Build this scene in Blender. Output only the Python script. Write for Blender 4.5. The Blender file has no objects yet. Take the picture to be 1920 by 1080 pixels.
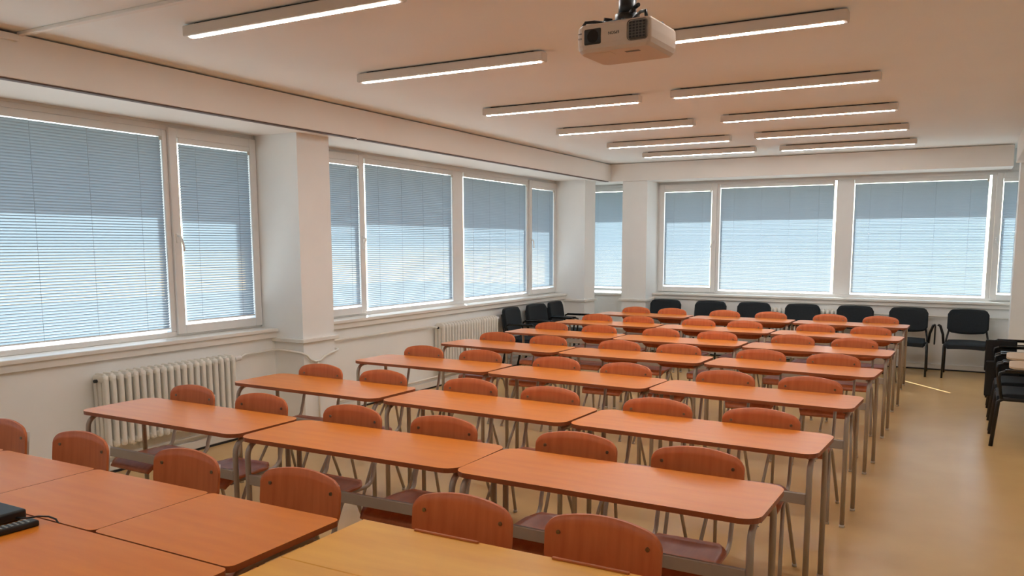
import bpy, bmesh, math, random
from mathutils import Vector, Matrix
random.seed(7)
scene = bpy.context.scene
COL = scene.collection

# ------------------------------------------------------------------ camera
F_PX, YAW, PITCH, PPX, PPY, CAM_H = 1523.5, 0.4941, -0.1218, 998.0, 645.0, 1.76
fw = Vector((-math.sin(YAW)*math.cos(PITCH), math.cos(YAW)*math.cos(PITCH), math.sin(PITCH)))
rt = Vector((math.cos(YAW), math.sin(YAW), 0)); up = rt.cross(fw)
cam = bpy.data.cameras.new('camera'); camo = bpy.data.objects.new('camera', cam); COL.objects.link(camo)
cam.sensor_width = 36; cam.lens = F_PX*36/1920
cam.shift_x = (960-PPX)/1920; cam.shift_y = (PPY-540)/1920
cam.clip_start = .05; cam.clip_end = 500
M = Matrix.Identity(4)
for i in range(3):
    M[i][0], M[i][1], M[i][2] = rt[i], up[i], -fw[i]
M[2][3] = CAM_H
camo.matrix_world = M
scene.camera = camo

# ------------------------------------------------------------------ light
SUN_DIR = Vector((-.492, .616, .616)).normalized()          # towards the sun
world = bpy.data.worlds.new('world'); scene.world = world; world.use_nodes = True
wn = world.node_tree.nodes; wl = world.node_tree.links
bg = wn['Background']
sky = wn.new('ShaderNodeTexSky'); sky.sky_type = 'NISHITA'; sky.sun_disc = False
sky.sun_elevation = math.asin(SUN_DIR.z); sky.sun_rotation = math.atan2(SUN_DIR.x, SUN_DIR.y)
wl.new(sky.outputs[0], bg.inputs[0]); bg.inputs[1].default_value = .25
sl = bpy.data.lights.new('sun', 'SUN'); sl.energy = 6.5; sl.angle = math.radians(.6); sl.color = (1, .98, .96)
so = bpy.data.objects.new('sun', sl); COL.objects.link(so)
so.rotation_euler = (-SUN_DIR).to_track_quat('-Z', 'Y').to_euler(); so.location = (-12, 20, 14)
LAMP_STRENGTH = 19.5; LAMP_COLOR = (1, .98, .96)
vs = scene.view_settings
vs.view_transform = 'Standard'; vs.look = 'None'; vs.gamma = 1; vs.use_curve_mapping = False
vs.exposure = 1.98
scene.display_settings.display_device = 'sRGB'
cy = scene.cycles
cy.use_denoising = True; cy.max_bounces = 10; cy.diffuse_bounces = 6; cy.transparent_max_bounces = 16
cy.sample_clamp_indirect = 6; cy.caustics_reflective = False; cy.caustics_refractive = False

# ------------------------------------------------------------------ materials
def srgb(r, g, b):
    f = lambda c: c/12.92 if c <= .04045 else ((c+.055)/1.055)**2.4
    return (f(r/255), f(g/255), f(b/255), 1)
MATS = {}
def mat(name, col, rough=.5, metal=0, var=.06, scale=(8, 8, 8), bump=0, bscale=120, spec=.5, col2=None, detail=3):
    m = bpy.data.materials.new(name); m.use_nodes = True; MATS[name] = m
    nt = m.node_tree; b = nt.nodes['Principled BSDF']
    b.inputs['Roughness'].default_value = rough; b.inputs['Metallic'].default_value = metal
    b.inputs['Specular IOR Level'].default_value = spec
    tc = nt.nodes.new('ShaderNodeTexCoord'); mp = nt.nodes.new('ShaderNodeMapping'); mp.inputs['Scale'].default_value = scale
    nz = nt.nodes.new('ShaderNodeTexNoise'); nz.inputs['Scale'].default_value = 1; nz.inputs['Detail'].default_value = detail
    nt.links.new(tc.outputs['Object'], mp.inputs[0]); nt.links.new(mp.outputs[0], nz.inputs['Vector'])
    rp = nt.nodes.new('ShaderNodeValToRGB'); c = Vector(col[:3])
    c2 = Vector(col2[:3]) if col2 else c*(1-var*2)
    rp.color_ramp.elements[0].position = .3; rp.color_ramp.elements[1].position = .7
    rp.color_ramp.elements[0].color = (*c2, 1); rp.color_ramp.elements[1].color = (*c, 1)
    nt.links.new(nz.outputs[0], rp.inputs[0]); nt.links.new(rp.outputs[0], b.inputs['Base Color'])
    if bump:
        n2 = nt.nodes.new('ShaderNodeTexNoise'); n2.inputs['Scale'].default_value = bscale
        nt.links.new(tc.outputs['Object'], n2.inputs['Vector'])
        bp = nt.nodes.new('ShaderNodeBump'); bp.inputs['Strength'].default_value = bump; bp.inputs['Distance'].default_value = .003
        nt.links.new(n2.outputs[0], bp.inputs['Height']); nt.links.new(bp.outputs[0], b.inputs['Normal'])
    return m
mat('wall', srgb(238, 239, 237), .75, var=.015, scale=(3, 3, 3), bump=.12, bscale=60)
mat('ceiling', srgb(240, 240, 237), .85, var=.012, scale=(1.5, 1.5, 1.5), bump=.1, bscale=50)
mat('bulkhead', srgb(236, 232, 226), .6, var=.012, scale=(2, 2, 2), bump=.06, bscale=150)
mat('floor', srgb(214, 178, 122), .26, var=.03, scale=(2.2, 2.2, 2.2), bump=.02, bscale=40, col2=srgb(206, 170, 116), detail=6, spec=.28)
mat('table_top', srgb(226, 135, 44), .31, var=.05, scale=(2.5, 22, 22), col2=srgb(218, 124, 38), detail=4, spec=.24)
mat('table_edge', srgb(158, 84, 44), .45, var=.08, scale=(6, 30, 30))
mat('desk_top', srgb(238, 180, 78), .42, var=.03, scale=(2, 14, 14), col2=srgb(228, 163, 70), detail=4, spec=.32)
mat('desk_lip', srgb(190, 105, 48), .45, var=.08, scale=(6, 30, 30))
mat('plywood', srgb(207, 117, 68), .40, var=.08, scale=(30, 5, 4), col2=srgb(190, 101, 56), detail=4, spec=.35)
mat('seat_wood', srgb(182, 104, 62), .34, var=.08, scale=(30, 4, 30), col2=srgb(164, 88, 50), detail=4, spec=.35)
mat('frame_paint', srgb(176, 164, 150), .42, metal=.25, var=.04)
mat('screw', srgb(150, 140, 120), .3, metal=1)
mat('cap', srgb(205, 198, 186), .5)
mat('pvc', srgb(228, 228, 226), .35, var=.01)
mat('sill', srgb(232, 230, 224), .4, var=.02, scale=(4, 4, 4))
mat('rail_brown', srgb(92, 70, 60), .6)
mat('dark', srgb(34, 32, 32), .6)
mat('radiator', srgb(232, 230, 222), .4, var=.03, scale=(10, 10, 10))
mat('black_fabric', srgb(28, 36, 42), .85, var=.15, scale=(60, 60, 60), bump=.5, bscale=400)
mat('black_steel', srgb(18, 18, 19), .4, var=.05)
mat('black_plastic', srgb(20, 20, 21), .42, var=.05)
mat('arm_plastic', srgb(24, 24, 26), .16, var=.05)
mat('tablet_beige', srgb(206, 176, 140), .4, var=.03)
mat('projector', srgb(214, 196, 180), .5, var=.015)
mat('projector_grey', srgb(105, 98, 92), .5)
mat('lens', srgb(12, 14, 20), .08)
mat('print', srgb(60, 52, 48), .7)
mat('button', srgb(170, 175, 175), .5)
mat('lamp_body', srgb(214, 204, 192), .5, var=.01)
mat('ground', srgb(150, 148, 140), .9)
mat('cord', srgb(140, 140, 138), .8)

def emission(name, col, s):
    m = bpy.data.materials.new(name); m.use_nodes = True; MATS[name] = m
    nt = m.node_tree; b = nt.nodes['Principled BSDF']
    b.inputs['Base Color'].default_value = (.9, .9, .9, 1)
    b.inputs['Emission Color'].default_value = (*col, 1); b.inputs['Emission Strength'].default_value = s
emission('lamp_glow', LAMP_COLOR, LAMP_STRENGTH)

def slat_material():
    m = bpy.data.materials.new('slat'); m.use_nodes = True; MATS['slat'] = m
    nt = m.node_tree; nt.nodes.remove(nt.nodes['Principled BSDF']); out = nt.nodes['Material Output']
    tc = nt.nodes.new('ShaderNodeTexCoord'); nz = nt.nodes.new('ShaderNodeTexNoise'); nz.inputs['Scale'].default_value = 3
    nt.links.new(tc.outputs['Object'], nz.inputs['Vector'])
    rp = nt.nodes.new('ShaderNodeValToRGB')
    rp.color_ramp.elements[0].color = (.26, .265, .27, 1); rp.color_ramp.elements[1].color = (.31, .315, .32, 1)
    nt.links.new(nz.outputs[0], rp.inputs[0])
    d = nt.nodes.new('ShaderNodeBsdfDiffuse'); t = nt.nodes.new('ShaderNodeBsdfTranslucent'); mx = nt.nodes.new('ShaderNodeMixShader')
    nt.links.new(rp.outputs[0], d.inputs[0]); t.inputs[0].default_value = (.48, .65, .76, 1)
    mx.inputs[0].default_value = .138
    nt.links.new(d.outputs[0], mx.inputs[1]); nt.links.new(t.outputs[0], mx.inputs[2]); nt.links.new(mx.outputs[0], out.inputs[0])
slat_material()
def glass_material():
    m = bpy.data.materials.new('glass'); m.use_nodes = True; MATS['glass'] = m
    nt = m.node_tree; nt.nodes.remove(nt.nodes['Principled BSDF']); out = nt.nodes['Material Output']
    tr = nt.nodes.new('ShaderNodeBsdfTransparent'); tr.inputs[0].default_value = (.93, .96, .96, 1)
    gl = nt.nodes.new('ShaderNodeBsdfGlossy'); gl.inputs['Roughness'].default_value = .02
    mx = nt.nodes.new('ShaderNodeMixShader'); mx.inputs[0].default_value = .05
    nt.links.new(tr.outputs[0], mx.inputs[1]); nt.links.new(gl.outputs[0], mx.inputs[2])
    nt.links.new(mx.outputs[0], out.inputs[0])
glass_material()

# ------------------------------------------------------------------ geometry helpers
class MB:
    """collects shapes for ONE mesh"""
    def __init__(s): s.bm = bmesh.new()
    def box(s, x0, x1, y0, y1, z0, z1, bev=0, seg=2, rot=None, mi=0):
        vs_ = [s.bm.verts.new(p) for p in ((x0,y0,z0),(x1,y0,z0),(x1,y1,z0),(x0,y1,z0),(x0,y0,z1),(x1,y0,z1),(x1,y1,z1),(x0,y1,z1))]
        fs = [s.bm.faces.new([vs_[i] for i in q]) for q in ((3,2,1,0),(4,5,6,7),(0,1,5,4),(1,2,6,5),(2,3,7,6),(3,0,4,7))]
        for f in fs: f.material_index = mi
        if rot: bmesh.ops.transform(s.bm, matrix=rot, verts=vs_)
        if bev:
            es = list({e for f in fs for e in f.edges})
            bmesh.ops.bevel(s.bm, geom=es, offset=bev, segments=seg, affect='EDGES', profile=.5)
        return s
    def tube(s, pts, r, n=8, cap=True, flat=1.0):
        pts = [Vector(p) for p in pts]; rings = []; prev = None
        for i, p in enumerate(pts):
            t = (pts[min(i+1, len(pts)-1)] - pts[max(i-1, 0)]).normalized()
            if prev is None:
                a = Vector((1, 0, 0)) if abs(t.x) < .9 else Vector((0, 1, 0))
                u = (a - t*a.dot(t)).normalized()
            else:
                u = (prev - t*prev.dot(t)).normalized()
            prev = u; w = t.cross(u)
            rings.append([s.bm.verts.new(p + u*math.cos(2*math.pi*k/n)*r*flat + w*math.sin(2*math.pi*k/n)*r) for k in range(n)])
        for a, b in zip(rings, rings[1:]):
            for k in range(n): s.bm.faces.new((a[k], a[(k+1) % n], b[(k+1) % n], b[k])).smooth = True
        if cap: s.bm.faces.new(rings[0][::-1]); s.bm.faces.new(rings[-1])
        return s
    def prism(s, poly, z0, z1, side_mi=0, mi=0):
        lo = [s.bm.verts.new((x, y, z0)) for x, y in poly]; hi = [s.bm.verts.new((x, y, z1)) for x, y in poly]
        s.bm.faces.new(hi).material_index = mi; s.bm.faces.new(lo[::-1]).material_index = mi
        n = len(poly)
        for k in range(n):
            f = s.bm.faces.new((lo[k], lo[(k+1) % n], hi[(k+1) % n], hi[k])); f.material_index = side_mi
        return s
    def grid(s, fn, nu, nv, thick):
        """surface fn(u,v)->(point, normal) with thickness"""
        A = [[None]*(nv+1) for _ in range(nu+1)]; B = [[None]*(nv+1) for _ in range(nu+1)]
        for i in range(nu+1):
            for j in range(nv+1):
                p, nrm = fn(i/nu, j/nv); p = Vector(p); nrm = Vector(nrm)
                A[i][j] = s.bm.verts.new(p + nrm*thick/2); B[i][j] = s.bm.verts.new(p - nrm*thick/2)
        for i in range(nu):
            for j in range(nv):
                s.bm.faces.new((A[i][j], A[i+1][j], A[i+1][j+1], A[i][j+1])).smooth = True
                s.bm.faces.new((B[i][j+1], B[i+1][j+1], B[i+1][j], B[i][j])).smooth = True
        for i in range(nu):
            s.bm.faces.new((A[i][0], B[i][0], B[i+1][0], A[i+1][0])); s.bm.faces.new((A[i+1][nv], B[i+1][nv], B[i][nv], A[i][nv]))
        for j in range(nv):
            s.bm.faces.new((A[0][j+1], B[0][j+1], B[0][j], A[0][j])); s.bm.faces.new((A[nu][j], B[nu][j], B[nu][j+1], A[nu][j+1]))
        return s
    def mesh(s, name, mats, smooth_angle=None):
        bmesh.ops.recalc_face_normals(s.bm, faces=s.bm.faces)
        me = bpy.data.meshes.new(name); s.bm.to_mesh(me); s.bm.free()
        for m in (mats if isinstance(mats, (list, tuple)) else [mats]): me.materials.append(MATS[m])
        return me
    def build(s, name, mats, parent=None, loc=(0, 0, 0), rot=(0, 0, 0)):
        return place(name, s.mesh(name, mats), parent, loc, rot)
def place(name, me, parent=None, loc=(0, 0, 0), rot=(0, 0, 0)):
    o = bpy.data.objects.new(name, me); COL.objects.link(o)
    o.location = loc; o.rotation_euler = rot
    if parent: o.parent = parent
    return o
def tag(o, label, cat=None, group=None, kind=None):
    o['label'] = label
    if cat: o['category'] = cat
    if group: o['group'] = group
    if kind: o['kind'] = kind
    return o
def empty(name, loc=(0, 0, 0), rz=0):
    o = bpy.data.objects.new(name, None); COL.objects.link(o); o.empty_display_size = .1
    o.location = loc; o.rotation_euler = (0, 0, rz); return o
def copy_tree(o, parent=None):
    c = o.copy(); COL.objects.link(c); c.parent = parent
    for ch in list(o.children): copy_tree(ch, c)
    return c
def arc(cx, cy, r, a0, a1, n):
    return [(cx + r*math.cos(a0+(a1-a0)*k/n), cy + r*math.sin(a0+(a1-a0)*k/n)) for k in range(n+1)]
def rrect(x0, x1, y0, y1, r, n=5):
    P = []
    for cx, cy, a in ((x1-r, y0+r, -90), (x1-r, y1-r, 0), (x0+r, y1-r, 90), (x0+r, y0+r, 180)):
        P += arc(cx, cy, r, math.radians(a), math.radians(a+90), n)
    return P
ORD = ['first', 'second', 'third', 'fourth', 'fifth', 'sixth', 'seventh', 'eighth']

# ------------------------------------------------------------------ room dimensions
XW, YW = -5.97, 12.92          # window planes (left, back)
XP, YP = -5.80, 12.73          # parapet faces
XB, YB = -5.20, 12.33          # bulkhead faces
XC, YC = -5.437, 12.39         # pillar faces
ZC, ZB, ZH, ZS = 3.045, 2.765, 2.75, .975
XR, YF = 1.15, -2.4            # right wall, front wall
XO, YO = -6.60, 13.55          # outer edge of the overhang

def struct(name, mb, m, label):
    return tag(mb.build(name, m), label, kind='structure')
struct('floor', MB().box(-6.1, XR+.2, YF-.2, 13.05, -.2, 0), 'floor', 'beige linoleum floor of the classroom')
struct('ceiling', MB().box(-6.6, XR+.2, YF-.2, 13.55, ZC, ZC+.2), 'ceiling', 'plain white ceiling carrying the strip lamps')
w = MB().box(-6.2, XP, YF, 13.0, 0, .94)
w.box(XO, XW+.0, YF, YO, ZH, ZC-.001)
for y0, y1 in ((YF, -.70), (-.70, -.28), (5.64, 6.02), (11.94, 13.0)): w.box(-6.2, XW-.0, y0, y1, .94, ZH)
struct('wall_left', w, 'wall', 'white window wall on the left, low parapet below the sills')
w = MB().box(XP+.0, XR, YP, 13.12, 0, .94)
w.box(XW, XR+.0, YW, YO, ZH, ZC-.001)
for x0, x1 in ((-5.97, -5.90), (-5.0, -4.62), (1.12, XR)): w.box(x0, x1, YW, 13.12, .94, ZH)
struct('wall_back', w, 'wall', 'white window wall at the far end, low parapet below the sill')
struct('wall_right', MB().box(XR, XR+.15, YF-.15, 13.1, 0, ZC), 'wall', 'plain inner wall on the right of the room')
struct('wall_front', MB().box(-6.2, XR, YF-.15, YF, 0, ZC), 'wall', 'plain front wall behind the front tables')
# pillars with ledges
def pillar(x0, x1, y0, y1, label, ledge=True):
    p = struct('pillar', MB().box(x0, x1, y0, y1, 0, ZB+.02), 'wall', label)
    if ledge: MB().box(x0+.001, x1+.035, y0-.035, y1+.035, .85, .885, .004, 1).build('ledge', 'sill', p)
    return p
pillar(-5.97, XC, 5.60, 6.02, 'square white pillar between the two long left windows')
pillar(-5.97, XC, -.70, -.28, 'square white pillar beside the front wall')
pillar(-5.97, XC, 11.85, 12.25, 'white pillar on the left wall next to the far corner')
p = struct('pillar', MB().box(-5.02, -4.60, YC, 12.92, 0, ZB+.02), 'wall', 'white pillar on the far wall left of the long window')
MB().box(-5.055, -4.565, YC-.035, 12.9, .85, .885, .004, 1).build('ledge', 'sill', p)
struct('pillar', MB().box(.465, XR, 11.9, 12.30, 0, ZC), 'wall', 'pillar at the right edge of the far window wall')
# bulkheads
struct('ceiling_bulkhead', MB().box(-5.95, XB, YF, YB, ZB, ZC-.012, .004, 1), 'bulkhead', 'long boxed bulkhead along the left windows under the ceiling')
struct('ceiling_bulkhead', MB().box(-5.95, .40, YB, 12.9, ZB, ZC-.006, .004, 1), 'bulkhead', 'boxed bulkhead above the far windows under the ceiling')
struct('ceiling_bulkhead', MB().box(.41, XR, YF, 11.88, ZB, ZC-.006, .004, 1), 'bulkhead', 'boxed bulkhead along the right wall under the ceiling')
for y0, y1, t in ((-2.3, 6.16, 'near half of the left bulkhead'), (6.22, 12.25, 'far half of the left bulkhead')):
    tag(MB().box(XB-.062, XB-.008, y0, y1, ZB-.010, ZB+.002).build('curtain_rail', 'rail_brown'), 'flat brown curtain rail under the ' + t, 'curtain rail', 'brown curtain rails')
# sills and baseboards
def sill_left(y0, y1, n):
    m = MB().box(-5.99, -5.745, y0, y1, .942, ZS, .006, 2).box(-5.83, -5.765, y0, y1, .885, .943, .003, 1)
    struct('trim_%d' % n, m, 'sill', ['', 'white sill board under the near left window', 'white sill board under the far left window'][n])
sill_left(-.28, 5.60, 1); sill_left(6.02, 11.85, 2)
struct('trim_3', MB().box(-4.60, 1.15, YP-.055, 12.94, .942, ZS, .006, 2).box(-4.60, 1.15, YP-.03, YP+.05, .885, .943, .003, 1), 'sill', 'white sill board under the long far window')
struct('trim_4', MB().box(-5.9, -5.02, YP-.03, 12.94, .91, .945, .005, 1), 'sill', 'short white sill under the narrow corner window')
struct('baseboard_left', MB().box(-5.81, -5.775, YF, 12.7, .018, .085, .004, 1).box(-5.81, -5.78, YF, 12.7, 0, .02), 'sill', 'white skirting along the left wall')
MB().box(-5.785, -5.772, YF, 12.7, 0, .017).build('shadow_gap_strip', 'dark', bpy.data.objects['baseboard_left'])  # dark strip painted in for the shadow gap under the skirting
struct('baseboard_back', MB().box(-5.775, XR, YP-.025, YP+.01, .016, .085, .004, 1).box(-5.775, XR, YP-.014, YP+.01, 0, .017), 'sill', 'white skirting along the far wall')
MB().box(-5.77, XR, YP-.028, YP-.012, 0, .017).build('shadow_gap_strip', 'dark', bpy.data.objects['baseboard_back'])  # same dark strip, standing in for shade at the far wall's foot
tag(MB().box(-120, 80, -60, 160, -7.2, -7).build('ground', 'ground'), 'paved ground outside far below the windows', kind='structure')

# ------------------------------------------------------------------ windows and blinds
# every element is described in (a, z) of the wall plane; depth d is positive into the room
PITCH_S = .0215
def wall_rot(side):
    # maps local (a, d, z): left wall a=+y, d=+x ; back wall a=+x, d=-y
    if side == 'L': return Matrix(((0, 1, 0, XW), (1, 0, 0, 0), (0, 0, 1, 0), (0, 0, 0, 1)))
    return Matrix(((1, 0, 0, 0), (0, -1, 0, YW), (0, 0, 1, 0), (0, 0, 0, 1)))
def wbuild(mb, name, m, parent, side):
    bmesh.ops.transform(mb.bm, matrix=wall_rot(side), verts=mb.bm.verts)
    return mb.build(name, m, parent)
def bars(a0, a1, z0, z1, w, d0, d1, wb=None):
    m = MB(); wb = wb or w
    m.box(a0, a0+w, d0, d1, z0, z1, .004, 1); m.box(a1-w, a1, d0, d1, z0, z1, .004, 1)
    m.box(a0+w, a1-w, d0, d1, z0, z0+wb, .004, 1); m.box(a0+w, a1-w, d0, d1, z1-w, z1, .004, 1)
    return m
def slat_mesh(L):
    # a curved strip, inner edge up
    m = MB(); th = math.radians(60); W = .025; n = 3
    for k in range(n+1):
        t = (k/n-.5)*W; c = .0016*(1-(2*k/n-1)**2)
        d = t*math.cos(th) - c*math.sin(th); z = t*math.sin(th) + c*math.cos(th)
        for a in (-L/2, L/2): m.bm.verts.new((a, d, z))
    m.bm.verts.ensure_lookup_table(); v = m.bm.verts
    for k in range(n): m.bm.faces.new((v[2*k], v[2*k+1], v[2*k+3], v[2*k+2])).smooth = True
    me = bpy.data.meshes.new('slat'); m.bm.to_mesh(me); m.bm.free(); me.materials.append(MATS['slat']); return me
def blind(side, a0, a1, z0, z1, d, label, chain=True):
    R = wall_rot(side)
    base = R @ Vector(((a0+a1)/2, d, z0))
    rz = 0
    o = empty('venetian_blind', base)
    # local frame of the empty: columns a, d, z
    o.rotation_euler = (0, 0, math.pi/2) if side == 'L' else (0, 0, 0)
    s = -1 if side == 'B' else -1          # into the room is local -y for both (L: rot 90deg -> -y = +x)
    L = a1-a0; Hh = z1-z0
    tag(o, label, 'window blind', 'white venetian blinds')
    MB().box(-L/2-.007, L/2+.007, -.016, .014, Hh-.002, Hh+(.055 if z1 > 2.63 else .042), .003, 1).build('headrail', 'pvc', o)
    MB().box(-L/2, L/2, -.011, .011, 0, .012, .002, 1).build('bottom_rail', 'pvc', o)
    me = slat_mesh(L)
    if s < 0:
        for v in me.vertices: v.co.y = -v.co.y
        me.flip_normals()
    n = int((Hh-.042)/PITCH_S)+1
    for k in range(n):
        place('slat', me, o, (0, 0, .022+(Hh-.022-.020)*k/(n-1)))
    nc = 4 if L > 1.2 else 2
    for k in range(nc):
        x = -L/2 + L*(k+.5)/nc if nc == 4 else (-L/2+.16 if k == 0 else L/2-.14)
        MB().tube([(x, -.0135, .01), (x, -.0135, Hh)], .0011, 5).build('ladder_cord', 'cord', o)
    if chain:
        x = L/2+.004
        MB().tube([(x, -.02, Hh), (x+.004, -.022, Hh*.45), (x-.006, -.024, Hh*.36), (x-.010, -.022, Hh*.45), (x-.004, -.02, Hh)], .0014, 5).build('chain', 'pvc', o)
    MB().box(L/2-.02, L/2+.006, -.022, -.010, Hh-.03, Hh+.002, .002, 1).build('end_bracket', 'cap', o)
    return o
def handle(side, a, z, parent, flip=1):
    m = MB().box(a-.013, a+.013, .025, .036, z-.035, z+.035, .004, 2)
    m.tube([(a, .034, z), (a, .062, z), (a+.004*flip, .068, z-.012), (a+.018*flip, .068, z-.05), (a+.030*flip, .066, z-.09), (a+.034*flip, .062, z-.125)], .0085, 8)
    return wbuild(m, 'handle', 'pvc', parent, side)
def window(n, side, a0, a1, parts, label):
    w = empty('window_%d' % n, wall_rot(side) @ Vector(((a0+a1)/2, 0, ZS)))
    tag(w, label, kind='structure')
    inv = Matrix.Translation(-w.location)
    def wb(mb, name, m, parent=w):
        bmesh.ops.transform(mb.bm, matrix=inv @ wall_rot(side), verts=mb.bm.verts)
        return mb.build(name, m, parent)
    wb(bars(a0, a1, ZS, ZH, .045, -.07, 0), 'window_frame', 'pvc')
    for kind, b0, b1 in parts:
        if kind == 'mullion':
            wb(MB().box(b0, b1, -.07, .002, ZS+.045, ZH-.045, .004, 1), 'mullion', 'pvc')
        elif kind == 'fixed':
            wb(MB().box(b0, b1, -.045, -.037, ZS+.04, ZH-.045), 'glass_pane', 'glass')
        else:   # sash with handle on side 'sashl' (handle near low a) or 'sashh'
            s = wb(bars(b0+.006, b1-.006, ZS+.02, ZH-.02, .078, -.05, .026), 'sash', 'pvc')
            wb(MB().box(b0+.07, b1-.07, -.035, -.027, ZS+.09, ZH-.09), 'glass_pane', 'glass', s)
            a = b0+.040 if kind == 'sashl' else b1-.040
            m = MB().box(a-.013, a+.013, .025, .036, 1.775, 1.855, .004, 2)
            f = 1 if kind == 'sashl' else -1
            m.tube([(a, .034, 1.83), (a, .062, 1.83), (a+.004*f, .068, 1.818), (a+.018*f, .068, 1.78), (a+.030*f, .066, 1.74), (a+.034*f, .062, 1.705)], .0085, 8)
            wb(m, 'handle', 'pvc', s)
    return w
P1 = lambda o: [('sashh', -.235+o, .83+o-.02), ('mullion', .80+o, .85+o), ('fixed', .84+o, 2.61+o), ('mullion', 2.60+o, 2.85+o), ('fixed', 2.84+o, 4.62+o), ('mullion', 4.605+o, 4.655+o), ('sashl', 4.65+o, 5.60+o)]
window(1, 'L', -.28, 5.64, [('sashh', -.235, .82), ('mullion', .80, .85), ('fixed', .84, 2.61), ('mullion', 2.60, 2.85), ('fixed', 2.84, 4.62), ('mullion', 4.605, 4.655), ('sashl', 4.65, 5.60)], 'long near window on the left wall with white frame')
window(2, 'L', 6.02, 11.90, [('sashh', 6.065, 7.13), ('mullion', 7.115, 7.16), ('fixed', 7.14, 8.91), ('mullion', 8.90, 9.15), ('fixed', 9.14, 10.92), ('mullion', 10.905, 10.955), ('sashl', 10.95, 11.855)], 'long far window on the left wall with white frame')
window(3, 'B', -5.90, -5.0, [('fixed', -5.86, -5.04)], 'narrow window in the far left corner between two pillars')
window(4, 'B', -4.62, 1.12, [('sashh', -4.575, -3.615), ('mullion', -3.62, -3.575), ('fixed', -3.585, -1.82), ('mullion', -1.825, -1.585), ('fixed', -1.59, .19), ('mullion', .18, .235), ('sashl', .23, 1.075)], 'long window across the far wall with white frame')
ZB0, ZB1 = 1.045, 2.65
blind('L', .862, 2.588, ZB0, ZB1, -.012, 'closed white blind beside the camera on the near left window')
blind('L', -.141, .728, 1.095, 2.61, .012, 'narrow closed white blind nearest the front wall')
blind('L', 2.875, 4.597, ZB0, ZB1, -.012, 'wide closed white blind, nearest one seen on the left')
blind('L', 4.753, 5.508, 1.095, 2.61, .012, 'narrow white blind with blue lower part beside the near pillar')
blind('L', 6.158, 7.038, 1.095, 2.61, .012, 'bluish white blind half hidden behind the near pillar')
blind('L', 7.190, 8.892, ZB0, ZB1, -.012, 'wide white blind just right of the near pillar')
blind('L', 9.182, 10.897, ZB0, ZB1, -.012, 'wide white blind behind the second radiator')
blind('L', 11.043, 11.763, 1.095, 2.61, .012, 'narrow white blind above the black chairs on the left wall')
blind('B', -5.843, -5.057, ZB0, ZB1, -.012, 'turquoise tinted blind in the narrow corner window', chain=False)
blind('B', -4.481, -3.709, 1.095, 2.61, .012, 'narrow white blind next to the far wall pillar')
blind('B', -3.563, -1.862, ZB0, ZB1, -.012, 'wide white blind on the far wall, left of the broad mullion')
blind('B', -1.573, .143, ZB0, ZB1, -.012, 'wide white blind on the far wall, right of the broad mullion')
blind('B', .324, .982, 1.095, 2.61, .012, 'cut off white blind at the right end of the far wall')

# ------------------------------------------------------------------ ceiling lamps
def lamp(x0, x1, y, label):
    o = empty('ceiling_lamp', ((x0+x1)/2, y, ZC)); L = (x1-x0)/2+.03
    tag(o, label, 'ceiling lamp', 'linear ceiling lamps')
    MB().box(-L, L, -.042, .042, -.072, -.010, .008, 2).build('housing', 'lamp_body', o)
    MB().box(-L+.03, L-.03, -.013, .013, -.0755, -.0725).build('diffuser', 'lamp_glow', o)
    MB().box(-L*.9, L*.9, -.02, .02, -.0101, -.0005).build('mounting_rail', 'dark', o)
for y in (.33,):  # unseen lamps added to brighten the front tables
    for x0, x1, t in ((-4.13, -2.615, 'window side'), (-2.265, -.70, 'aisle side')):
        lamp(x0, x1, y, 'added strip lamp out of view, brightening the front tables, ' + t)
LY = [3.43, 4.975, 6.765, 8.315, 9.74, 11.01]
RY = [3.38, 4.90, 6.72, 8.25, 9.685, 11.08]
for k in range(6):
    lamp(-4.13, -2.615, LY[k], '%s strip lamp from the front in the window side ceiling row' % ORD[k])
    lamp(-2.265 if k != 1 else -2.215, -.70, RY[k], '%s strip lamp from the front in the aisle side ceiling row' % ORD[k])
tag(MB().box(XB, .40, 3.035, 3.07, ZC-.022, ZC, .003, 1).build('cable_duct', 'bulkhead'), 'thin cable duct crossing the ceiling at the front', 'cable duct')
tag(MB().box(XB+.0005, XB+.028, .5, 3.030, ZC-.06, ZC-.02, .003, 1).build('cable_duct', 'bulkhead'), 'thin cable duct along the top of the left bulkhead', 'cable duct')

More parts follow.
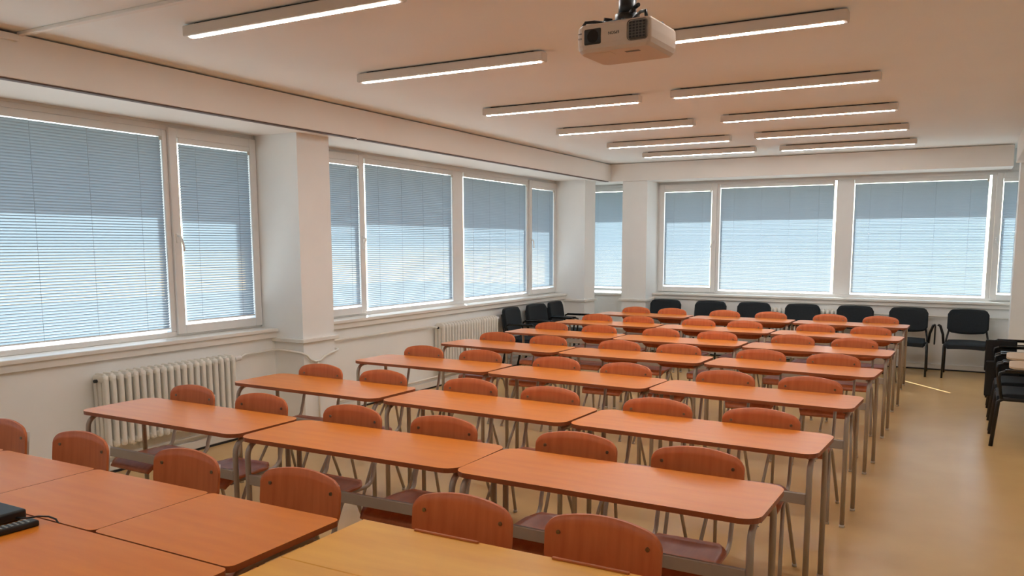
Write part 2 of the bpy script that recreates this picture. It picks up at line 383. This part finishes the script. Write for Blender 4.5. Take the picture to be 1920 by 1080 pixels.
# ------------------------------------------------------------------ radiators and pipe
def rib_mesh(H):
    m = MB()
    for d in (.028, .080, .132): m.box(-.019, .019, d-.022, d+.022, .03, H-.03, .012, 2)
    m.box(-.025, .025, .012, .150, H-.07, H-.012, .018, 2); m.box(-.025, .025, .012, .150, .012, .07, .018, 2)
    m.box(-.014, .014, .03, .13, H-.03, H, .010, 2)
    me = m.mesh('rib', 'radiator')
    for p in me.polygons: p.use_smooth = False
    return me
RIB = rib_mesh(.585)
def radiator(p, rz, n, pitch, label, valve=True):
    o = empty('radiator', p, rz); tag(o, label, 'radiator', 'ribbed cast iron radiators')
    for k in range(n): place('rib', RIB, o, (pitch*(k-(n-1)/2), 0, 0))
    L = pitch*n/2
    MB().tube([(-L, .08, .53), (L, .08, .53)], .016, 10).build('manifold', 'radiator', o)
    MB().tube([(-L, .08, .05), (L, .08, .05)], .016, 10).build('manifold', 'radiator', o)
    for x in (-L*.6, L*.6): MB().box(x-.012, x+.012, -.008, .12, .0, .014).build('bracket', 'radiator', o)
    MB().tube([(-L-.022, .08, .53), (-L+.02, .08, .53)], .013, 10).build('plug', 'dark', o)
    if valve:
        MB().tube([(L-.01, .08, .535), (L+.03, .08, .535)], .012, 10).build('valve_stem', 'dark', o)
        MB().tube([(L+.03, .08, .535), (L+.04, .08, .535), (L+.09, .08, .538), (L+.10, .08, .538)], .024, 12).build('valve_knob', 'pvc', o)
    return o
# local +y of the radiator points into the room: left wall rz=-90deg -> +y = +x
radiator((-5.79, 4.365, .216), -math.pi/2, 20, .063, 'white ribbed radiator under the near left window')
radiator((-5.79, 8.84, .216), -math.pi/2, 21, .063, 'white ribbed radiator under the far left window beside black chairs')
radiator((-2.15, 12.715, .225), math.pi, 17, .063, 'white ribbed radiator behind the black chairs at the far wall')
for o in [x for x in bpy.data.objects if x.name.startswith('radiator') and x.type == 'EMPTY' and x.location.x < -5]:
    # valve side is the far end on the left wall
    o.scale.x = -1
pp = [(-5.71, 5.09, .752), (-5.74, 5.13, .755), (-5.76, 5.2, .77), (-5.76, 5.50, .775), (-5.75, 5.56, .775), (-5.72, 5.578, .775), (-5.46, 5.578, .76), (-5.425, 5.59, .75),
      (-5.415, 5.62, .735), (-5.415, 5.66, .69), (-5.415, 5.72, .665), (-5.415, 5.80, .665), (-5.415, 5.86, .70), (-5.415, 5.94, .72), (-5.415, 6.03, .735), (-5.43, 6.06, .74), (-5.47, 6.06, .745),
      (-5.72, 6.07, .77), (-5.755, 6.10, .775), (-5.76, 6.2, .775), (-5.76, 8.05, .77), (-5.74, 8.12, .76), (-5.71, 8.17, .75)]
tag(MB().tube(pp, .011, 8).build('heating_pipe', 'radiator'), 'thin white heating pipe running round the near pillar', 'pipe')
tag(MB().tube([(-1.55, 12.695, .76), (.9, 12.695, .76)], .010, 8).build('heating_pipe', 'radiator'), 'thin white heating pipe along the far wall', 'pipe')
tag(MB().tube([(-5.415, 5.76, .665), (-5.415, 5.76, .02)], .010, 8).build('heating_pipe', 'radiator'), 'thin white vertical pipe on the near pillar', 'pipe')
tag(MB().tube([(-5.752, -1.5, .135), (-5.752, 5.575, .135)], .012, 8).build('heating_pipe', 'radiator'), 'white pipe low on the wall under the near left radiator', 'pipe')
tag(MB().tube([(-5.752, 6.04, .135), (-5.752, 11.83, .135)], .012, 8).build('heating_pipe', 'radiator'), 'white pipe low on the wall under the far left radiator', 'pipe')

# ------------------------------------------------------------------ school tables
def table_proto(L, D, rad=.075, label_edge='table_edge', top='table_top'):
    """origin: front left corner on the floor; +x along the table, +y to the rear"""
    o = empty('school_table')
    MB().prism(rrect(0, L, 0, D, rad, 6), .738, .76, 1, 0).build('tabletop', [top, label_edge], o)
    ix, f, r = .035, .035, D-.085; R = .075; zt = .722
    for x in (ix, L-ix):
        a = [(x, f, .012), (x, f, zt-R)] + [(x, f+R-R*math.cos(t), zt-R+R*math.sin(t)) for t in [math.radians(15*k) for k in range(1, 7)]] + [(x, (f+r)/2, zt)]
        b = [(x, r, .012), (x, r, zt-R)] + [(x, r-R+R*math.cos(t), zt-R+R*math.sin(t)) for t in [math.radians(15*k) for k in range(1, 7)]] + [(x, (f+r)/2, zt)]
        for q, yy in ((a, f), (b, r)):
            lg = MB().tube(q, .0145, 10).build('leg', 'frame_paint', o)
            MB().tube([(x, yy, 0), (x, yy, .016)], .017, 10).build('foot_cap', 'cap', lg)
        sgn = 1 if x < L/2 else -1
        for k in range(2):
            y = .10+.05*k
            MB().tube([(x+sgn*.03, y-.012, .737), (x+sgn*.03, y-.012, .718), (x-sgn*.005, y-.01, .708), (x-sgn*.012, y, .706), (x-sgn*.005, y+.01, .708), (x+sgn*.03, y+.012, .718), (x+sgn*.03, y+.012, .737)], .0025, 6).build('bag_hook', 'screw', o)
    MB().box(ix+.012, L-ix-.012, f-.010, f+.010, .50, .555, .003, 1).build('crossbar', 'frame_paint', o)
    MB().box(ix+.012, L-ix-.012, r-.012, r+.008, .698, .735, .003, 1).build('rear_rail', 'frame_paint', o)
    return o
TL = 1.355
proto_t = table_proto(TL, .495); used_t = [False]
# (x of front-left corner, y of front edge at the left, y of front edge at the right) per row, window side / middle / aisle side
ROWS = [
    [(-4.735, 2.965, 2.950), (-3.340, 2.935, 2.945), (-1.985, 2.925, 2.905)],
    [(-4.735, 4.125, 4.090), (-3.330, 4.085, 4.030), (-1.955, 4.035, 3.975)],
    [(-4.690, 5.405, 5.385), (-3.320, 5.370, 5.270), (-1.945, 5.275, 5.215)],
    [(-4.745, 6.780, 6.680), (-3.350, 6.680, 6.650), (-1.960, 6.650, 6.560)],
    [(-4.730, 8.050, 7.990), (-3.350, 7.985, 7.960), (-1.955, 7.935, 7.895)],
    [(-4.740, 9.370, 9.330), (-3.350, 9.330, 9.310), (-1.975, 9.300, 9.215)],
    [(-4.800, 10.80, 10.76), (-3.390, 10.76, 10.74), (-2.000, 10.73, 10.70)],
]
SEAT_END = ['window side table', 'middle table', 'aisle side table']
for ri, row in enumerate(ROWS):
    for ti, (x, ya, yb) in enumerate(row):
        t = proto_t if not used_t[0] else copy_tree(proto_t); used_t[0] = True
        t.location = (x, ya, 0); t.rotation_euler = (0, 0, math.atan2(yb-ya, TL))
        tag(t, 'orange beech school table on grey legs, %s of the %s full row' % (SEAT_END[ti], ORD[ri]), 'table', 'long school tables in rows')
# front group: single tables and the near long table
FT = [(-4.822, .702, 'orange table cut off by the left picture edge in the front group'), (-4.116, .706, 'square orange table left of the one behind the black box'),
      (-3.406, .734, 'square orange table behind the black box and remote control'), (-2.668, .684, 'square orange table beside the yellow desk')]
for k, (x, L, lb) in enumerate(FT):
    t = table_proto(L, .510, .028)
    t.location = (x, 1.692, 0)
    tag(t, lb, 'table', 'single tables of the front group')
t = table_proto(1.36, .50, .028); t.location = (-3.335, 1.184, 0)
tag(t, 'long orange table carrying the black box and the remote control', 'table')
# yellow desk
d = empty('teacher_desk', (-1.955, 1.55, 0)); DL, DD, DZ = 1.33, .745, .738
tag(d, 'pale yellow teacher desk at the front edge of the picture', 'desk')
MB().box(0, DL, .325, DD, DZ-.022, DZ, .003, 1).build('desk_top', ['desk_top'], d)
MB().box(0, DL, 0, .3235, DZ-.022, DZ, .003, 1).build('desk_lid', ['desk_top'], d)
for x0, x1 in ((.245, .515), (.80, 1.07)):
    MB().box(x0, x1, DD-.018, DD-.006, DZ-.001, DZ+.008, .003, 2).build('wooden_lip', 'desk_lip', d)
MB().tube([(.33, .17, DZ-.002), (.33, .17, DZ+.003)], .03, 20).build('cable_grommet', 'desk_lip', d)
for x in (.02, DL-.04): MB().box(x, x+.02, .03, DD-.06, .02, DZ-.022).build('side_panel', 'desk_top', d)
MB().box(.04, DL-.04, DD-.14, DD-.12, .25, DZ-.022).build('modesty_panel', 'desk_top', d)

# ------------------------------------------------------------------ school chairs
def chair_proto():
    """origin on the floor under the top of the backrest; the sitter looks along -y"""
    o = empty('school_chair')
    # backrest: z .632-.845, curved in plan (wraps forwards at the sides), rounded outline
    def back(u, v):
        hw = .2155
        x = math.sin((u-.5)*math.pi)
        zc = .735; hh = .107
        e = abs(x)**2.6
        t = max(0, abs(x)-.76)/.24; k = max(0, abs(x)-.62)/.38
        ztop = .849 - .034*x*x - .040*(1-math.sqrt(max(0, 1-t*t)))
        zbot = .628 + .010*x*x + .062*(1-math.sqrt(max(0, 1-k*k)))
        z = zbot + (ztop-zbot)*v
        y = -.006 - .020*x*x - .10*(.845-z)
        return (x*hw, y, z), Vector((.056*2*x/.2125*.5, 1, .1)).normalized()
    br = MB().grid(back, 26, 6, .010).build('backrest', 'plywood', o)
    for s in (-1, 1):
        MB().tube([(s*.165, -.0345, .772), (s*.165, -.028, .772)], .0075, 10).build('screw', 'screw', br)
    # seat, front edge rolled down
    def seat(u, v):
        x = (u-.5)*2; y = -.125 - .375*v
        hw = .200 - .012*(1-v) - .05*max(0, v-.9)*4*abs(x)**4 - .05*(max(0, .2-v)/.2)**2*abs(x)
        dip = -.010*math.cos(x*math.pi/2)*math.sin(min(1, v*1.15)*math.pi)
        z = .442 + dip
        nz = Vector((0, 0, 1))
        if v > .82:
            t = (v-.82)/.18; z -= .042*t*t; nz = Vector((0, -.9*t, 1)).normalized()
        if v < .12: z += .012*((.12-v)/.12)
        return (x*hw, y, z), nz
    st = MB().grid(seat, 12, 16, .011).build('seat', 'seat_wood', o)
    for s in (-1, 1):
        x = s*.172
        rail = [(x, -.003, .80), (x, -.0105, .72), (x, -.024, .62), (x, -.046, .54)]
        rail += [(x, -.062-.07*(1-math.cos(math.radians(a))), .495-.070*math.sin(math.radians(a))) for a in (0, 18, 36, 54, 72, 90)]
        rail += [(x, -.30, .423), (x, -.45, .420)]
        MB().tube(rail, .0125, 8, flat=.85).build('back_upright', 'frame_paint', o)
        xt, xf = s*.186, s*.222
        for nm, yf_, yt in (('front', -.575, -.325), ('rear', -.095, -.245)):
            sg = -1 if nm == 'front' else 1
            pts = [(xf, yf_, .010), (xt+s*.004, yt-sg*(-.02), .385), (xt, yt-sg*.006, .408), (xt, yt-sg*.03, .417), (xt, -.285, .417)]
            lg = MB().tube(pts, .0105, 8).build('leg', 'frame_paint', o)
            MB().tube([(xf, yf_, 0), (xf-s*.0012, yf_+(yt-yf_)*.035, .018)], .013, 8).build('foot_cap', 'cap', lg)
    MB().tube([(-.172, -.36, .417), (.172, -.36, .417)], .010, 8).build('seat_crossbar', 'frame_paint', o)
    return o
proto_c = chair_proto(); used_c = [False]
# (y of the backrest, x of the centre)
CH = {
    'F': [(2.36, -4.42), (2.375, -3.79), (2.385, -3.04), (2.39, -2.365), (2.41, -1.592), (2.43, -1.042)],
    0: [(3.545, -4.425), (3.54, -3.800), (3.52, -3.061), (3.52, -2.433), (3.515, -1.653), (3.505, -1.043)],
    1: [(4.66, -4.356), (4.65, -3.742), (4.63, -2.975), (4.60, -2.347), (4.55, -1.604), (4.53, -.990)],
    2: [(5.97, -4.334), (5.96, -3.723), (5.88, -2.944), (5.83, -2.316), (5.81, -1.534), (5.81, -.941)],
    3: [(7.28, -4.335), (7.24, -3.715), (7.21, -2.934), (7.19, -2.337), (7.16, -1.581), (7.15, -.978)],
    4: [(8.53, -4.335), (8.50, -3.71), (8.50, -2.969), (8.46, -2.332), (8.50, -1.562), (8.49, -.971)],
    5: [(9.84, -4.325), (9.83, -3.74), (9.82, -2.945), (9.82, -2.372), (9.80, -1.552), (9.78, -.954)],
    6: [(11.27, -4.327), (11.26, -3.77), (11.27, -3.009), (11.29, -2.378), (11.28, -1.610), (11.27, -.989)],
}
rc = random.Random(3)
for key, L in CH.items():
    for ci, (y, x) in enumerate(L):
        c = proto_c if not used_c[0] else copy_tree(proto_c); used_c[0] = True
        c.location = (x, y+.028, 0); c.rotation_euler = (0, 0, math.radians(rc.uniform(-1.8, 1.8)))
        if key == 'F': lb = 'brown plywood chair behind the front group of tables, %s from the window wall' % ORD[ci]
        else: lb = 'brown plywood chair in the %s full row, %s from the window wall' % (ORD[key], ORD[ci])
        tag(c, lb, 'chair', 'plywood school chairs')

# ------------------------------------------------------------------ black visitor chairs
def visitor_proto():
    """origin on the floor below the middle of the seat; the sitter looks along -y"""
    o = empty('visitor_chair')
    def back(u, v):
        x = (u-.5)*2
        r = max(0, abs(x)-.78)/.22
        zt = .885 - .012*x*x - .06*r*r; zb = .565 - .035*math.cos(x*1.3) + .045*r*r + .02
        z = zb+(zt-zb)*v
        return (x*.250, .235 + .16*(z-.55) - .02*x*x, z), Vector((0, -1, .16)).normalized()
    MB().grid(back, 18, 8, .045).build('backrest', 'black_fabric', o)
    def seat(u, v):
        x = (u-.5)*2; y = -.245 + .46*v
        hw = .245 - .03*(max(0, .15-v)/.15)**2 - .02*v
        z = .452 - .03*(max(0, .2-v)/.2)**2 - .008*x*x
        return (x*hw, y, z), Vector((0, 0, 1))
    MB().grid(seat, 12, 12, .050).build('seat', 'black_fabric', o)
    for s in (-1, 1):
        x = s*.262
        MB().tube([(x, -.27, .0), (x*.99, -.235, .40), (x*.99, -.20, .425), (x*.99, .10, .425)], .0175, 10, flat=.75).build('leg', 'black_steel', o)
        MB().tube([(x, .29, .0), (x*.98, .20, .40), (x*.95, .225, .48), (x*.86, .265, .60), (x*.80, .30, .80)], .0175, 10, flat=.75).build('leg', 'black_steel', o)
    MB().tube([(-.255, .0, .422), (.255, .0, .422)], .011, 8).build('seat_crossbar', 'black_steel', o)
    MB().tube([(-.255, .18, .41), (.255, .18, .41)], .011, 8).build('seat_crossbar', 'black_steel', o)
    return o
def add_arm(o, s, tablet=None):
    x = s*.275
    a = MB().tube([(x, .20, .44), (x, .215, .60), (x, .20, .655), (x, .16, .668), (x, -.20, .668), (x, -.235, .655), (x, -.24, .62), (x, -.215, .43)], .013, 8).build('armrest', 'black_steel', o)
    MB().box(x-.024, x+.024, -.20, .17, .668, .688, .008, 2).build('arm_pad', 'arm_plastic', a)
    return a
proto_v = visitor_proto()
VB = [(-4.28, 'farthest left'), (-3.57, 'second from the left'), (-2.88, 'third from the left'), (-2.17, 'left one in front of the radiator'), (-1.45, 'right one in front of the radiator'), (-.735, 'second from the right'), (-.005, 'rightmost')]
for k, (x, w_) in enumerate(VB):
    v = proto_v if k == 0 else copy_tree(proto_v)
    v.location = (x, 12.222, 0); v.rotation_euler = (0, 0, math.radians((2, -3, 1, 0, -2, 1, -1)[k]))
    tag(v, 'black upholstered chair along the far wall, ' + w_, 'chair', 'black upholstered chairs along the far wall')
    if k == 5 or k == 6:
        s = 1 if k == 5 else -1
        a = MB().tube([(s*.275, .02, .43), (s*.285, -.02, .56), (s*.322, -.03, .675), (s*.338, -.03, .685), (s*.346, -.03, .67)], .017, 8).build('folded_arm', 'black_steel', v)
        if k == 5: MB().box(.338, .358, -.10, .04, .42, .675, .008, 2).build('folded_tablet', 'black_plastic', a)
for k, (y, w_) in enumerate([(9.90, 'nearest to the radiator'), (10.60, 'middle one of three'), (11.27, 'next to the corner pillar')]):
    v = copy_tree(proto_v); v.location = (-5.40, y, 0); v.rotation_euler = (0, 0, math.radians(90+(4, -6, 3)[k]))
    tag(v, 'black armchair under the far left window, ' + w_, 'chair', 'black chairs with arms on the left wall')
    for s in (-1, 1): add_arm(v, s)
RB = [8.33, 9.00, 9.70, 10.40]
for k, y in enumerate(RB):
    v = copy_tree(proto_v); v.location = (.505, y, 0); v.rotation_euler = (0, 0, math.radians(-90))
    tag(v, ['black chair with beige writing tablet, nearest in the right hand row', 'second black chair with beige tablet in the right hand row',
            'third black chair of the right hand row with a folded tablet', 'last black chair of the right hand row by the far pillar'][k], 'chair', 'black tablet chairs along the right wall')
    for s in (-1, 1): add_arm(v, s)
    if k < 2:   # local: x along -y of the room
        P = [(-.25, -.10), (-.25, -.30)] + arc(-.16, -.30, .09, math.pi, 1.5*math.pi, 4) + [(.10, -.40)] + arc(.16, -.28, .12, -.5*math.pi, .0, 4) + [(.28, -.10)] + arc(.22, -.06, .06, 0, .5*math.pi, 3) + [(-.2, .0)]
        MB().prism([(px, py+.235) for px, py in P], .690, .706).build('writing_tablet', 'tablet_beige', v)
    if k in (1, 2):
        z0, z1 = ((.24, .60), (.40, .74))[k-1]
        MB().box(-.318, -.300, -.325, -.03, z0, z1, .012, 2).build('folded_tablet', 'black_plastic', v)

# ------------------------------------------------------------------ projector
def text_mesh(body, size, name='lettering', ext=.0006):
    cu = bpy.data.curves.new(name, 'FONT'); cu.body = body; cu.size = size; cu.extrude = ext; cu.align_x = 'CENTER'; cu.align_y = 'CENTER'
    to = bpy.data.objects.new(name, cu); COL.objects.link(to)
    bpy.context.view_layer.update()
    me = bpy.data.meshes.new_from_object(to.evaluated_get(bpy.context.evaluated_depsgraph_get()))
    bpy.data.objects.remove(to); me.materials.clear(); me.materials.append(MATS['print']); return me
pj = empty('projector', (-1.280, 3.02, 2.512), math.radians(-3))
tag(pj, 'white ceiling projector on a black mount facing the camera', 'projector')
W2, PD, PH = .165, .265, .105
outl = [(-W2+.0, .05)] + arc(-W2+.05, .05, .05, math.pi, 1.5*math.pi, 5)[1:] + [(W2-.012, 0)] + arc(W2-.012, .012, .012, -.5*math.pi, 0, 3)[1:] + [(W2, PD-.015)] + arc(W2-.015, PD-.015, .015, 0, .5*math.pi, 3)[1:] + [(-W2+.03, PD)] + arc(-W2+.03, PD-.03, .03, .5*math.pi, math.pi, 3)[1:]
m = MB()
levels = [(0, .90), (.012, .965), (.030, .995), (.060, 1), (PH-.008, .99), (PH, .96)]
rings = []
for z, s in levels:
    cx, cy = 0, PD/2
    rings.append([m.bm.verts.new((cx+(x-cx)*s, cy+(y-cy)*s, z)) for x, y in outl])
for a, b in zip(rings, rings[1:]):
    for k in range(len(outl)): m.bm.faces.new((a[k], a[(k+1) % len(outl)], b[(k+1) % len(outl)], b[k]))
m.bm.faces.new(rings[0][::-1]); m.bm.faces.new(rings[-1])
body = m.build('body', 'projector', pj)
MB().box(-.119, -.043, -.003, .010, .026, .088, .007, 2).build('lens_window', 'black_plastic', pj)
MB().tube([(-.078, -.0045, .057), (-.078, -.002, .057)], .024, 20).build('lens', 'lens', pj)
g = MB().box(.068, .153, -.0045, .010, .022, .098, .014, 3).build('air_grille', 'projector_grey', pj)
for i in range(5):
    for j in range(6):
        x = .0825+.014*i; z = .034+.0105*j
        MB().box(x-.0045, x+.0045, -.0058, -.0042, z-.0034, z+.0034).build('grille_slot', 'dark', g)
place('lettering', text_mesh('EPSON', .0155), pj, (.010, -.0005, .062), (math.pi/2, math.pi, 0))
place('lettering', text_mesh('HDMI', .007), pj, (-.138, .0045, .074), (math.pi/2, math.pi, math.radians(-12)))
place('lettering', text_mesh('3LCD', .008), pj, (-.138, .0045, .055), (math.pi/2, math.pi, math.radians(-12)))
MB().box(-.095, -.02, .035, .09, -.0015, .004, .001, 1).build('bottom_hatch', 'projector', pj)
MB().box(.03, .09, .06, .08, -.001, .004).build('type_plate', 'projector_grey', pj)
MB().box(-.07, .06, .06, .20, PH+.008, PH+.02, .003, 1).build('mount_plate', 'black_steel', pj)
MB().tube([(0, .145, PH+.018), (0, .145, PH+.055)], .050, 16).build('mount_joint', 'black_steel', pj)
MB().tube([(0, .145, PH+.05), (0, .145, PH+.11)], .036, 16).build('mount_joint', 'black_steel', pj)
MB().tube([(0, .145, PH+.10), (0, .145, ZC-2.512-.02)], .022, 16).build('mount_pole', 'black_steel', pj)
MB().tube([(0, .145, ZC-2.512-.03), (0, .145, ZC-2.512)], .055, 20).build('ceiling_flange', 'black_steel', pj)
for a in ([(-.05, .08, PH+.016), (-.10, .05, PH+.02), (-.130, .035, PH+.018), (-.142, .03, PH-.002)], [(.05, .08, PH+.016), (.10, .05, PH+.032), (.125, .04, PH+.03), (.132, .036, PH-.002)],
          [(-.05, .18, PH+.016), (-.12, .215, PH+.02), (-.14, .225, PH-.002)], [(.05, .18, PH+.016), (.12, .215, PH+.024), (.14, .225, PH-.002)]):
    MB().tube(a, .007, 6).build('mount_arm', 'black_steel', pj)
for a in ((.035, .10, .05), (-.045, .10, .03), (.04, .13, .075)):
    MB().tube([(a[0], a[1], PH+a[2]), (a[0]*1.6, a[1]-.02, PH+a[2]+.003)], .008, 8).build('mount_screw', 'black_steel', pj)

# ------------------------------------------------------------------ things on the front table
b = empty('set_top_box', (-3.135, 1.535, .76)); tag(b, 'flat black electronic box at the left picture edge', 'box')
MB().box(-.135, .135, -.12, .125, .004, .040, .008, 3).build('case', 'black_plastic', b)
for x in (-.11, .11):
    for y in (-.10, .10): MB().tube([(x, y, 0), (x, y, .006)], .010, 8).build('rubber_foot', 'dark', b)
r_ = empty('remote_control', (-2.918, 1.535, .76), math.radians(-4)); tag(r_, 'black remote control with grey buttons beside the black box', 'remote control')
MB().box(-.026, .026, -.105, .105, 0, .022, .006, 2).build('case', 'black_plastic', r_)
for i in range(3):
    for j in range(9):
        MB().box(-.017+.0135*i, -.0095+.0135*i, -.075+.018*j, -.068+.018*j, .0215, .0245).build('button', 'button', r_)
MB().tube([(0, -.088, .0205), (0, -.088, .0245)], .011, 12).build('button', 'button', r_)
tag(MB().tube([(-3.0, 1.62, .775), (-2.975, 1.645, .772), (-2.94, 1.665, .778), (-2.90, 1.68, .779), (-2.87, 1.687, .772), (-2.855, 1.688, .755), (-2.85, 1.688, .70)], .0035, 6).build('cable', 'black_plastic'), 'short black cable from the box into the table seam', 'cable')
